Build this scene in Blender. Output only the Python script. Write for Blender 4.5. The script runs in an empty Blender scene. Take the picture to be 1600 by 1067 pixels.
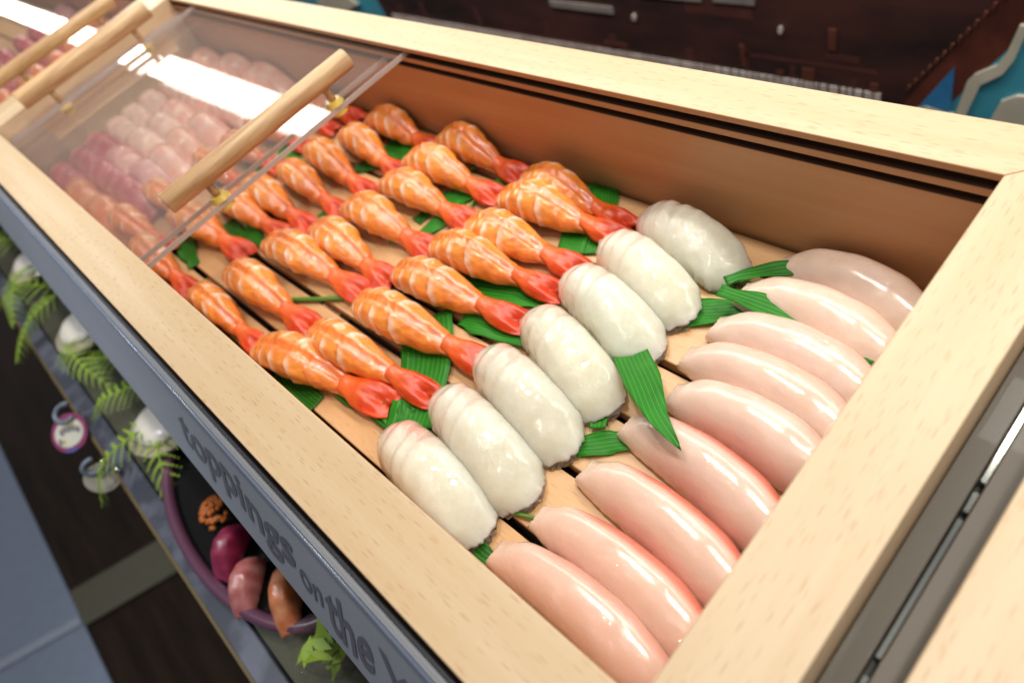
import bpy, bmesh, math, random
import numpy as np
from mathutils import Vector, Matrix, noise as mnoise

# ------------------------------------------------------------------ scale
S = 0.21            # one design unit = 21 cm; z = 0 is the top of the wooden rim
Z0 = 0.945          # height of the rim above the shop floor (m)
def W(p): return Vector((p[0]*S, p[1]*S, p[2]*S+Z0))
scn = bpy.context.scene
COL = scn.collection

# ------------------------------------------------------------------ camera
cam_d = bpy.data.cameras.new('camera'); cam = bpy.data.objects.new('camera', cam_d); COL.objects.link(cam)
CM = ((0.68425371, -0.38602859, 0.61869119), (0.64197934, 0.72130911, -0.25995327), (-0.3459182, 0.57506095, 0.74138081))
m4 = Matrix([list(r)+[0] for r in CM]+[[0, 0, 0, 1]]); m4.translation = W((0.26588, -1.04701, 1.0))
cam.matrix_world = m4
cam_d.sensor_width = 36; cam_d.lens = 24.38; cam_d.clip_start = 0.01; cam_d.clip_end = 60
cam_d.dof.use_dof = True; cam_d.dof.focus_distance = 0.315; cam_d.dof.aperture_fstop = 6.8
scn.camera = cam

# ------------------------------------------------------------------ world, lamps, exposure
wd = bpy.data.worlds.new('World'); scn.world = wd; wd.use_nodes = True
bg = wd.node_tree.nodes['Background']; wn = wd.node_tree; wtc = wn.nodes.new('ShaderNodeTexCoord'); wsp = wn.nodes.new('ShaderNodeSeparateXYZ'); wrp = wn.nodes.new('ShaderNodeValToRGB')
wn.links.new(wtc.outputs['Generated'], wsp.inputs[0]); wn.links.new(wsp.outputs[2], wrp.inputs[0]); wn.links.new(wrp.outputs[0], bg.inputs[0])
wrp.color_ramp.elements[0].position = 0.0; wrp.color_ramp.elements[0].color = (.30, .28, .30, 1); wrp.color_ramp.elements[1].position = .55; wrp.color_ramp.elements[1].color = (.95, .93, .95, 1)
bg.inputs[1].default_value = 0.22
def area(name, loc, target, sx, sy, power, col):
    d = bpy.data.lights.new(name, 'AREA'); d.shape = 'RECTANGLE'; d.size = sx*S; d.size_y = sy*S; d.energy = power; d.color = col
    o = bpy.data.objects.new(name, d); COL.objects.link(o); o.location = W(loc)
    dr = (W(target)-W(loc)).normalized(); o.rotation_euler = dr.to_track_quat('-Z', 'Y').to_euler(); return o
def spot(name, loc, target, r, power, col, ang=60):
    d = bpy.data.lights.new(name, 'SPOT'); d.shadow_soft_size = r*S; d.energy = power; d.color = col; d.spot_size = math.radians(ang); d.spot_blend = .6
    o = bpy.data.objects.new(name, d); COL.objects.link(o); o.location = W(loc)
    dr = (W(target)-W(loc)).normalized(); o.rotation_euler = dr.to_track_quat('-Z', 'Y').to_euler(); return o
tube = area('strip_lamp', (-7.5, .95, 2.0), (-7.5, .95, 0), 27, 0.36, 24, (1.0, 0.95, 0.86))
spot('aisle_fill_spot', (-2.8, -3.0, 2.6), (-3.0, -2.0, -1.2), .3, 10, (.86, .93, 1.0), 74)  # added cool fill for the ferns, shelf and floor, aimed clear of the case
for kx, kp in ((.9, 19), (-2.0, 17), (-5.2, 17)):
    spot('ceiling_spot_lamp', (kx, .35, 5.0), (kx-.9, -.5, -.3), .22, kp, (1.0, .95, .85), 88)
spot('spot_lamp', (1.6, -2.6, 7.5), (-0.6, -0.6, 0), 0.16, 7, (1.0, 0.93, 0.82), 60)
vs = scn.view_settings; vs.view_transform = 'Standard'; vs.look = 'None'; vs.gamma = 1; vs.exposure = 0.0; vs.use_curve_mapping = False
scn.render.engine = 'CYCLES'

# ------------------------------------------------------------------ material helpers
def newmat(name):
    m = bpy.data.materials.new(name); m.use_nodes = True
    nt = m.node_tree; return m, nt, nt.nodes['Principled BSDF']
def N(nt, typ, **kw):
    n = nt.nodes.new(typ)
    for k, v in kw.items():
        if k.startswith('_'): setattr(n, k[1:], v)
        else: n.inputs[k.replace('__', ' ')].default_value = v
    return n
def L(nt, a, b): nt.links.new(a, b)
def ramp(nt, fac, stops):
    r = nt.nodes.new('ShaderNodeValToRGB'); e = r.color_ramp.elements
    while len(e) < len(stops): e.new(0.5)
    for i, (p, c) in enumerate(stops): e[i].position = p; e[i].color = c if len(c) == 4 else (*c, 1)
    L(nt, fac, r.inputs[0]); return r.outputs[0]
def mixc(nt, fac, a, b, mode='MIX'):
    n = nt.nodes.new('ShaderNodeMix'); n.data_type = 'RGBA'; n.blend_type = mode
    for sock, v in ((n.inputs[0], fac), (n.inputs[6], a), (n.inputs[7], b)):
        if isinstance(v, (int, float)): sock.default_value = v
        elif isinstance(v, tuple): sock.default_value = v if len(v) == 4 else (*v, 1)
        else: L(nt, v, sock)
    return n.outputs[2]
def coords(nt, scale, rand=False, src='Object'):
    tc = nt.nodes.new('ShaderNodeTexCoord'); mp = nt.nodes.new('ShaderNodeMapping'); mp.inputs['Scale'].default_value = scale
    L(nt, tc.outputs[src], mp.inputs[0])
    if rand:
        oi = nt.nodes.new('ShaderNodeObjectInfo'); mu = nt.nodes.new('ShaderNodeMath'); mu.operation = 'MULTIPLY'; mu.inputs[1].default_value = 37.0
        L(nt, oi.outputs['Random'], mu.inputs[0]); cx = nt.nodes.new('ShaderNodeCombineXYZ'); L(nt, mu.outputs[0], cx.inputs[0]); L(nt, mu.outputs[0], cx.inputs[2])
        L(nt, cx.outputs[0], mp.inputs[1])
    return mp.outputs[0]
def noise(nt, vec, scale=1, detail=3, rough=.5):
    n = nt.nodes.new('ShaderNodeTexNoise'); n.inputs['Scale'].default_value = scale; n.inputs['Detail'].default_value = detail; n.inputs['Roughness'].default_value = rough
    L(nt, vec, n.inputs['Vector']); return n.outputs['Fac']
def bump(nt, h, strength, dist, prev=None):
    b = nt.nodes.new('ShaderNodeBump'); b.inputs['Strength'].default_value = strength; b.inputs['Distance'].default_value = dist
    L(nt, h, b.inputs['Height'])
    if prev is not None: L(nt, prev, b.inputs['Normal'])
    return b.outputs[0]

def simple(name, col, rough=.5, metal=0, coat=0, **kw):
    m, nt, p = newmat(name); p.inputs['Base Color'].default_value = (*col, 1); p.inputs['Roughness'].default_value = rough
    p.inputs['Metallic'].default_value = metal; p.inputs['Coat Weight'].default_value = coat
    v = coords(nt, (40, 40, 40)); n = noise(nt, v, 1, 4)
    L(nt, mixc(nt, n, tuple(c*.88 for c in col), tuple(min(1, c*1.1) for c in col)), p.inputs['Base Color'])
    return m
def wood(name, axis, base, dark, fleck=0.8, rough=.42):
    m, nt, p = newmat(name)
    s = [1150, 1150, 1150]; s[axis] = 105
    v = coords(nt, tuple(s), rand=True)
    vo = nt.nodes.new('ShaderNodeTexVoronoi'); vo.inputs['Scale'].default_value = 1; vo.inputs['Randomness'].default_value = 1; L(nt, v, vo.inputs['Vector'])
    f = ramp(nt, vo.outputs['Distance'], [(0.16, (1, 1, 1)), (0.34, (0, 0, 0))])
    sv = nt.nodes.new('ShaderNodeSeparateColor'); L(nt, vo.outputs['Color'], sv.inputs[0])
    f = mixc(nt, 1.0, f, ramp(nt, sv.outputs[0], [(.15, (0, 0, 0)), (.9, (1, 1, 1))]), 'MULTIPLY')
    s2 = [60, 60, 60]; s2[axis] = 3
    g = noise(nt, coords(nt, tuple(s2), rand=True), 1.0, 5, .6)
    c1 = mixc(nt, ramp(nt, g, [(0.3, (0, 0, 0)), (0.7, (1, 1, 1))]), base, tuple(b*k for b, k in zip(base, (.86, .78, .66))))
    if name.endswith('dowel'):
        sd = [260, 260, 260]; sd[axis] = 7
        c1 = mixc(nt, ramp(nt, noise(nt, coords(nt, tuple(sd), rand=True), 1, 3, .6), [(.38, (0, 0, 0)), (.66, (1, 1, 1))]), c1, (.36, .20, .085))
    big = noise(nt, coords(nt, (5, 5, 5), rand=True), 1, 3)
    c1 = mixc(nt, big, c1, (.97, .94, .9), 'MULTIPLY')
    mu = nt.nodes.new('ShaderNodeMath'); mu.operation = 'MULTIPLY'; mu.inputs[1].default_value = fleck; L(nt, f, mu.inputs[0])
    c2 = mixc(nt, mu.outputs[0], c1, dark)
    L(nt, c2, p.inputs['Base Color']); p.inputs['Roughness'].default_value = rough
    s3 = [900, 900, 900]; s3[axis] = 40
    L(nt, bump(nt, noise(nt, coords(nt, tuple(s3)), 1, 2), .12, .0004), p.inputs['Normal'])
    return m
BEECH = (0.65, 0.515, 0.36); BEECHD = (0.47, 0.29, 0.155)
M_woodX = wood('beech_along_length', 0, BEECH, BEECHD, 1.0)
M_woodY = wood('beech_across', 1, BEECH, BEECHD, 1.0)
M_inner_shade = wood('beech_inner_shaded', 0, (.56, .32, .16), (.42, .22, .10), .35, .5)  # same beech, with wall shade and reddish bounce light put into the colour
M_slot_shade = simple('routed_groove_shade', (.10, .045, .022), .7)  # shade inside the lid grooves, put into the wood colour
M_slat = wood('beech_slat', 0, (0.68, 0.43, 0.23), (0.36, 0.17, 0.07), .6, .38)
M_dowel = wood('oak_dowel', 1, (0.64, 0.43, 0.24), (0.42, 0.23, 0.09), .55, .4)

M_black = simple('black_aluminium', (.028, .027, .03), .3)
M_groove = simple('dark_seal', (.012, .011, .012), .5)
M_grey = simple('grey_brown_enamel', (.10, .082, .062), .45, 0, .1)
M_chrome = simple('chrome_strip', (.55, .57, .52), .12, 1)
M_tile = simple('cool_lit_floor_tile', (.27, .33, .46), .35)  # white tile; the blue is cool outside light put into its colour
M_grout = simple('pale_grout', (.40, .46, .58), .5)
M_pale = simple('pale_floor_strip', (.12, .115, .08), .4)
M_yellow = simple('yellow_resin', (.75, .52, .10), .3)
M_dish = simple('black_lacquer', (.008, .008, .008), .15, 0, .5)
M_dish.node_tree.nodes['Principled BSDF'].inputs['Specular IOR Level'].default_value = .15
M_dish.node_tree.nodes['Principled BSDF'].inputs['Coat Weight'].default_value = 0
M_rim = simple('mauve_rim', (.12, .045, .085), .3)
M_shell = simple('cream_shell', (.62, .55, .38), .35, 0, .3)
M_shellin = simple('shell_flesh', (.75, .70, .62), .35, 0, .4)
M_base = simple('woven_brown_base', (.13, .09, .03), .6)
M_blue = simple('tag_blue', (.03, .09, .35), .4)
M_tagp = simple('tag_purple', (.22, .02, .10), .35)
M_tagw = simple('tag_white', (.55, .53, .45), .4)
M_tagy = simple('tag_yellow', (.5, .42, .05), .4)
M_hook = simple('grey_plastic_hook', (.16, .19, .24), .3)

def mat_darkfloor():
    m, nt, p = newmat('dark_wood_floor')
    g = noise(nt, coords(nt, (3, 30, 3)), 1, 5, .6)
    L(nt, ramp(nt, g, [(.3, (.010, .006, .004)), (.7, (.034, .019, .011))]), p.inputs['Base Color']); p.inputs['Roughness'].default_value = .45; p.inputs['Specular IOR Level'].default_value = .2
    return m
M_floor = mat_darkfloor()

def mat_shelf(name='grey_printed_shelf'):
    m, nt, p = newmat(name)
    f = ramp(nt, noise(nt, coords(nt, (25, 25, 25)), 1, 3), [(.45, (.045, .05, .07)), (.62, (.11, .12, .16))])
    L(nt, f, p.inputs['Base Color']); p.inputs['Roughness'].default_value = .4; return m
M_shelf = mat_shelf()

def mat_sign():
    m, nt, p = newmat('ribbed_blue_grey_sign')
    v = coords(nt, (1, 1, 1)); w = nt.nodes.new('ShaderNodeTexWave'); w.bands_direction = 'Z'; w.inputs['Scale'].default_value = 260; L(nt, v, w.inputs[0])
    n = noise(nt, coords(nt, (6, 20, 20)), 1, 3)
    c = mixc(nt, n, (.32, .345, .39), (.48, .50, .54))
    L(nt, mixc(nt, w.outputs['Fac'], c, (.8, .8, .83), 'MULTIPLY'), p.inputs['Base Color'])
    p.inputs['Roughness'].default_value = .28; p.inputs['Coat Weight'].default_value = .4; return m
M_sign = mat_sign()
M_letter = simple('dark_grey_lettering', (.15, .155, .20), .5)

def mat_pane():
    m = bpy.data.materials.new('clear_acrylic'); m.use_nodes = True; nt = m.node_tree; nt.nodes.clear()
    o = nt.nodes.new('ShaderNodeOutputMaterial'); mix = nt.nodes.new('ShaderNodeMixShader'); t = nt.nodes.new('ShaderNodeBsdfTransparent'); g = nt.nodes.new('ShaderNodeBsdfGlossy')
    f = nt.nodes.new('ShaderNodeFresnel'); f.inputs[0].default_value = 1.5; g.inputs['Roughness'].default_value = .02; t.inputs[0].default_value = (.95, .945, .94, 1)
    ge = nt.nodes.new('ShaderNodeNewGeometry'); iv = nt.nodes.new('ShaderNodeMath'); iv.operation = 'SUBTRACT'; iv.inputs[0].default_value = 1; L(nt, ge.outputs['Backfacing'], iv.inputs[1])
    mm_ = nt.nodes.new('ShaderNodeMath'); mm_.operation = 'MULTIPLY'; L(nt, f.outputs[0], mm_.inputs[0]); L(nt, iv.outputs[0], mm_.inputs[1])
    df = nt.nodes.new('ShaderNodeBsdfDiffuse'); df.inputs[0].default_value = (.92, .80, .72, 1); ms = nt.nodes.new('ShaderNodeMixShader'); ms.inputs[0].default_value = .028; L(nt, t.outputs[0], ms.inputs[1]); L(nt, df.outputs[0], ms.inputs[2])  # warm diffuse share stands in for the ceiling reflection veiling the lid
    L(nt, mm_.outputs[0], mix.inputs[0]); L(nt, ms.outputs[0], mix.inputs[1]); L(nt, g.outputs[0], mix.inputs[2]); L(nt, mix.outputs[0], o.inputs[0]); return m
M_pane = mat_pane()
M_paneedge = simple('frosted_acrylic_edge', (.50, .42, .38), .25)

def flesh(name, sss=.6, scale=.004, radius=(1, .6, .4), rough=.2, coat=.5, b_str=.35, b_sc=900, b_sc2=260, gloss_noise=True, var=.06, stretch=(1, 1, 1), speck=.5, coarse=1.0, spec=.5, sd=.0010):
    """Vertex-colour driven wet flesh with a finely rippled glaze."""
    m, nt, p = newmat(name)
    a = nt.nodes.new('ShaderNodeAttribute'); a.attribute_name = 'col'
    n = noise(nt, coords(nt, (160*stretch[0], 160*stretch[1], 160*stretch[2]), rand=True), 1, 5, .6)
    c = mixc(nt, n, a.outputs['Color'], (1+var, 1+var, 1+var, 1), 'MULTIPLY')
    f2 = ramp(nt, n, [(.35, (1-var*1.6,)*3), (.65, (1, 1, 1))])
    c = mixc(nt, 1.0, c, f2, 'MULTIPLY')
    oi = nt.nodes.new('ShaderNodeObjectInfo')
    c = mixc(nt, 1.0, c, ramp(nt, oi.outputs['Random'], [(0, (.93, .90, .88)), (.5, (1, 1, 1)), (1, (1, .96, .90))]), 'MULTIPLY')
    L(nt, c, p.inputs['Base Color'])
    p.inputs['Subsurface Weight'].default_value = sss; p.inputs['Subsurface Scale'].default_value = scale; p.inputs['Subsurface Radius'].default_value = radius
    p.inputs['Roughness'].default_value = rough; p.inputs['Coat Weight'].default_value = coat; p.inputs['Coat Roughness'].default_value = .06; p.inputs['Coat IOR'].default_value = 1.7
    h1 = noise(nt, coords(nt, (b_sc*stretch[0], b_sc*stretch[1], b_sc*stretch[2]), rand=True), 1, 3, .65)
    h2 = noise(nt, coords(nt, (b_sc2,)*3, rand=True), 1, 2, .5)
    patch = ramp(nt, noise(nt, coords(nt, (110,)*3, rand=True), 1, 3), [(.38, (.25, .25, .25)), (.62, (1, 1, 1))])
    hm = nt.nodes.new('ShaderNodeMath'); hm.operation = 'MULTIPLY'; L(nt, h1, hm.inputs[0]); L(nt, patch, hm.inputs[1])
    L(nt, bump(nt, h2, b_str*.5, .0010), p.inputs['Normal'])
    b = bump(nt, h2, b_str*coarse, .0014); b = bump(nt, hm.outputs[0], min(1, b_str*speck*2.4), sd, b)
    p.inputs['Specular IOR Level'].default_value = spec
    L(nt, b, p.inputs['Coat Normal'])
    return m
M_shrimp = flesh('cooked_shrimp', .35, .002, (1, .35, .15), .25, .75, .62, 700, 210, var=.10, stretch=(.35, 1, 1), speck=.35)
M_tail = flesh('shrimp_tail_shell', .0, .0015, (1, .2, .1), .36, .22, .5, 900, 260, var=.14, stretch=(.10, 1.2, 1.2), speck=.8)
M_white = flesh('translucent_white_fish', 1.0, .013, (1, .97, .80), .10, 1.0, .34, 700, 190, var=.03, speck=1.6, spec=.4, sd=.0013)
M_pink = flesh('smooth_pink_fish', .8, .004, (1, .7, .55), .20, 1.0, .20, 800, 140, var=.03, speck=2.6, coarse=.15, stretch=(.6, 1, 1), spec=.5, sd=.0011)
M_salmon = flesh('salmon_flesh', .4, .003, (1, .4, .25), .25, .5, .3, 700, 200, var=.1, stretch=(.6, 1, 1))

M_white.node_tree.nodes['Principled BSDF'].inputs['Transmission Weight'].default_value = .24
M_white.node_tree.nodes['Principled BSDF'].inputs['IOR'].default_value = 1.38

def mat_leaf():
    m, nt, p = newmat('green_leaf')
    uv = nt.nodes.new('ShaderNodeUVMap'); sep = nt.nodes.new('ShaderNodeSeparateXYZ'); L(nt, uv.outputs[0], sep.inputs[0])
    mu = nt.nodes.new('ShaderNodeMath'); mu.operation = 'MULTIPLY'; mu.inputs[1].default_value = 62.8; L(nt, sep.outputs[1], mu.inputs[0])
    si = nt.nodes.new('ShaderNodeMath'); si.operation = 'SINE'; L(nt, mu.outputs[0], si.inputs[0])
    v = ramp(nt, si.outputs[0], [(.86, (0, 0, 0)), (1.0, (.8, .8, .8))])
    n = noise(nt, coords(nt, (70, 70, 70), rand=True), 1, 4)
    a = nt.nodes.new('ShaderNodeAttribute'); a.attribute_name = 'col'
    base = mixc(nt, n, (.008, .10, .006), (.025, .24, .012))
    base = mixc(nt, 1.0, base, a.outputs['Color'], 'MULTIPLY')
    L(nt, mixc(nt, v, base, (.085, .33, .04)), p.inputs['Base Color']); p.inputs['Specular IOR Level'].default_value = .25; p.inputs['Roughness'].default_value = .45
    fine = nt.nodes.new('ShaderNodeMath'); fine.operation = 'MULTIPLY'; fine.inputs[1].default_value = 190; L(nt, sep.outputs[1], fine.inputs[0])
    fs = nt.nodes.new('ShaderNodeMath'); fs.operation = 'SINE'; L(nt, fine.outputs[0], fs.inputs[0])
    L(nt, bump(nt, fs.outputs[0], .22, .0003, bump(nt, si.outputs[0], .18, .0004)), p.inputs['Normal'])
    return m
M_leaf = mat_leaf()
M_stem = simple('green_stem', (.08, .20, .02), .4)
M_fern = simple('fern_green', (.26, .40, .035), .5)

# ------------------------------------------------------------------ object helpers
def tag(o, label=None, cat=None, group=None, kind=None):
    if label: o['label'] = label
    if cat: o['category'] = cat
    if group: o['group'] = group
    if kind: o['kind'] = kind
    return o
def empty(name, base, label, cat, group=None, rz=0):
    o = bpy.data.objects.new(name, None); COL.objects.link(o); o.location = W(base); o.rotation_euler = (0, 0, rz); o.empty_display_size = .02
    return tag(o, label, cat, group)
class MB:
    """collects geometry given in design units relative to a base point"""
    def __init__(s, base=(0, 0, 0)): s.v = []; s.f = []; s.c = []; s.uv = None; s.base = base; s.smooth = False
    def add(s, vs, fs, cols=None):
        o = len(s.v); s.v += [tuple(v) for v in vs]; s.f += [tuple(i+o for i in f) for f in fs]
        s.c += list(cols) if cols is not None else [(1, 1, 1)]*len(vs)
    def box(s, x0, x1, y0, y1, z0, z1):
        s.add([(x0, y0, z0), (x1, y0, z0), (x1, y1, z0), (x0, y1, z0), (x0, y0, z1), (x1, y0, z1), (x1, y1, z1), (x0, y1, z1)],
              [(0, 3, 2, 1), (4, 5, 6, 7), (0, 1, 5, 4), (1, 2, 6, 5), (2, 3, 7, 6), (3, 0, 4, 7)])
    def prism(s, pts, a, b, fa=None):
        """pts: polygon [(p,q)]; fa(p,q,end)->xyz"""
        n = len(pts); vs = [fa(p, q, 0) for p, q in pts]+[fa(p, q, 1) for p, q in pts]
        s.add(vs, [tuple(range(n))[::-1], tuple(range(n, 2*n))]+[(i, (i+1) % n, n+(i+1) % n, n+i) for i in range(n)])
    def tube(s, pts, r, n=12, r2=None, cap=True):
        P = [Vector(p) for p in pts]; k = len(P); rs = [r if r2 is None else r+(r2-r)*i/(k-1) for i in range(k)] if not isinstance(r, list) else r
        vs = []; up = Vector((0, 0, 1))
        for i, p in enumerate(P):
            t = (P[min(i+1, k-1)]-P[max(i-1, 0)]).normalized(); a = t.cross(up)
            if a.length < .05: a = t.cross(Vector((1, 0, 0)))
            a.normalize(); b = a.cross(t)
            for j in range(n):
                th = 2*math.pi*j/n; vs.append(tuple(p+(a*math.cos(th)+b*math.sin(th))*rs[i]))
        fs = [(i*n+j, i*n+(j+1) % n, (i+1)*n+(j+1) % n, (i+1)*n+j) for i in range(k-1) for j in range(n)]
        if cap: fs += [tuple(range(n)), tuple(range((k-1)*n, k*n))[::-1]]
        s.add(vs, fs)
    def mesh(s, name, mats):
        me = bpy.data.meshes.new(name); b = s.base
        me.from_pydata([((v[0]-b[0])*S, (v[1]-b[1])*S, (v[2]-b[2])*S) for v in s.v], [], s.f); me.update()
        bm = bmesh.new(); bm.from_mesh(me); bmesh.ops.recalc_face_normals(bm, faces=bm.faces); bm.to_mesh(me); bm.free()
        a = me.color_attributes.new('col', 'FLOAT_COLOR', 'POINT'); a.data.foreach_set('color', np.array([(*c, 1) for c in s.c], dtype=np.float32).ravel())
        for m in (mats if isinstance(mats, (list, tuple)) else [mats]): me.materials.append(m)
        if s.uv is not None:
            ul = me.uv_layers.new(name='UVMap')
            for l in me.loops: ul.data[l.index].uv = s.uv[l.vertex_index]
        if s.smooth: me.shade_smooth()
        return me
    def build(s, name, mats, parent=None, bev=0, smooth=None):
        if smooth: s.smooth = True
        o = bpy.data.objects.new(name, s.mesh(name, mats)); COL.objects.link(o)
        if parent is None: o.location = W(s.base)
        else: o.parent = parent
        if bev:
            b = o.modifiers.new('bevel', 'BEVEL'); b.width = bev*S; b.segments = 2; b.limit_method = 'ANGLE'; b.angle_limit = math.radians(40)
            b.harden_normals = True; o.data.shade_smooth()
        return o
def copy_tree(o, parent=None):
    c = o.copy(); COL.objects.link(c)
    if parent is not None: c.parent = parent
    for ch in list(o.children): copy_tree(ch, c)
    return c
def ip(u, tab):
    return np.interp(u, [t[0] for t in tab], [t[1] for t in tab])
def ips(u, tab):
    """smooth (Catmull-like) interpolation: linear interp then box smoothing"""
    uu = np.linspace(0, 1, 201); y = ip(uu, tab); k = 13; yp = np.concatenate([np.full(k, y[0]), y, np.full(k, y[-1])])
    w = np.hanning(2*k+1); w /= w.sum(); ys = np.convolve(yp, w, 'valid'); return np.interp(u, uu, ys)
def n3(x, y, z, s, seed=0): return mnoise.noise(Vector((x*s+seed*7.3, y*s+seed*3.1, z*s-seed*5.7)))

# ------------------------------------------------------------------ floor, shelf surroundings (structure)
FZ = -4.5
def struct(name, mb, mat, bev=0): return tag(mb.build(name, mat, None, bev), kind='structure')
b = MB((0, 0, FZ)); b.box(-40, 12, -4.14, 14, FZ-.1, FZ); struct('floor', b, M_floor)
b = MB((0, -10, FZ)); b.box(-40, 12, -24, -4.142, FZ-.1, FZ+.02); struct('tiled_floor', b, M_tile)
b = MB((-6.3, -8, FZ))
b.add([(-6.66, -5.10, FZ+.04), (-6.22, -4.15, FZ+.04), (-6.10, -4.15, FZ+.04), (-6.54, -5.10, FZ+.04)], [(0, 1, 2, 3)])
b.add([(-9.5, -11.3, FZ+.04), (-6.66, -5.10, FZ+.04), (-6.54, -5.10, FZ+.04), (-9.38, -11.3, FZ+.04)], [(0, 1, 2, 3)])
struct('floor_joint', b, M_grout)
b = MB((-6, -3.5, FZ)); b.add([(-6.62, -4.13, FZ+.03), (-6.05, -4.13, FZ+.03), (-5.30, -2.4, FZ+.03), (-5.87, -2.4, FZ+.03)], [(0, 1, 2, 3)]); struct('floor_pale_strip', b, M_pale)

# ------------------------------------------------------------------ wooden sushi cases
IW = -1.0446; WB = .127; WF = .143; WR = .142; TF = -.366; LEFT = -3.78
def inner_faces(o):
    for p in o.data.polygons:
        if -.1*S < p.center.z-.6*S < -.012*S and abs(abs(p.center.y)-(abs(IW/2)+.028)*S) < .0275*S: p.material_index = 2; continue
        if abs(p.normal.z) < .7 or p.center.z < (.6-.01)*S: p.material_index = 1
def case_shell(name, x0, x1, label, group):
    base = ((x0+x1)/2, IW/2, -.6)
    t = empty(name, base, label, 'display case', group)
    bot = -.6
    def fx(sgn_w, off):                     # mitred ends
        def f(y, z, e):
            d = (y if off == 0 else IW-y); k = max(0, d)*WR/(WB if off == 0 else WF)
            return ((x0-k) if e == 0 else (x1+k), y, z)
        return f
    back = [(0, 0), (WB, 0), (WB, bot), (0, bot), (0, -.078), (.055, -.078), (.055, -.059), (0, -.059), (0, -.039), (.055, -.039), (.055, -.018), (0, -.018)]
    m = MB(base); m.prism(back, 0, 1, fx(1, 0)); inner_faces(m.build('back_panel', [M_woodX, M_inner_shade, M_slot_shade], t, .0035))
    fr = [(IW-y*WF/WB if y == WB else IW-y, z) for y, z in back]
    m = MB(base); m.prism(fr, 0, 1, fx(-1, 1)); inner_faces(m.build('front_panel', [M_woodX, M_inner_shade, M_slot_shade], t, .0035))
    for sx, xe in ((1, x1), (-1, x0)):
        m = MB(base)
        e = .0015
        P = [(xe, IW+e), (xe+sx*WR, IW-WF+e*2), (xe+sx*WR, WB-e*2), (xe, -e)]
        m.add([(x, y, .001) for x, y in P]+[(x, y, bot+.001) for x, y in P], [(0, 1, 2, 3), (7, 6, 5, 4)]+[(i, i+4, (i+1) % 4+4, (i+1) % 4) for i in range(4)])
        m.build('end_panel', M_woodY, t, .0035)
    m = MB(base); m.box(x0+.003, x1-.003, IW+.003, -.003, -.5, -.46); m.build('bottom_board', simple('dark_case_bottom', (.06, .04, .03), .6), t)
    return t
def slat_tray(x0, x1, label, group):
    base = ((x0+x1)/2, IW/2, -.46); t = empty('slatted_tray', base, label, 'tray', group)
    ys = [IW+.008, -.935, -.765, -.597, -.43, -.262, -.10, -.008]; g = .010
    for i in range(7):
        a = ys[i]+(g if i else 0); c = ys[i+1]-(g if i < 6 else 0)
        m = MB((base[0], (a+c)/2, TF-.02)); m.box(x0+.006, x1-.006, a, c, TF-.04, TF)
        o = m.build('slat', M_slat, t, .004); o.location = ((base[0]-base[0])*S, ((a+c)/2-base[1])*S, (TF-.02-base[2])*S)
    for cx in np.arange(x0+.3, x1, .62):
        m = MB((base[0], base[1], base[2])); m.box(cx, cx+.10, IW+.02, -.02, TF-.085, TF-.042); m.build('cross_bar', M_slat, t)
    return t
case_shell('sushi_case', LEFT, 0, 'long open beech sushi case holding the shrimp, white fish and pink fish nigiri', 'beech sushi cases in a row')
PX = 4.068
case_shell('sushi_case', LEFT-PX, -PX, 'beech sushi case behind at top left, beyond the two wooden lid handles', 'beech sushi cases in a row')
case_shell('sushi_case', .232+WR, .232+WR+3.66, 'beech sushi case cut off at the bottom right corner, across the dark metal gap', 'beech sushi cases in a row')
slat_tray(LEFT, 0, 'slatted beech tray with dark gaps under the shrimp and fish nigiri', 'slatted trays')
slat_tray(LEFT-PX, -PX, 'slatted tray under the orange and dark red sushi at top left', 'slatted trays')

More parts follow.
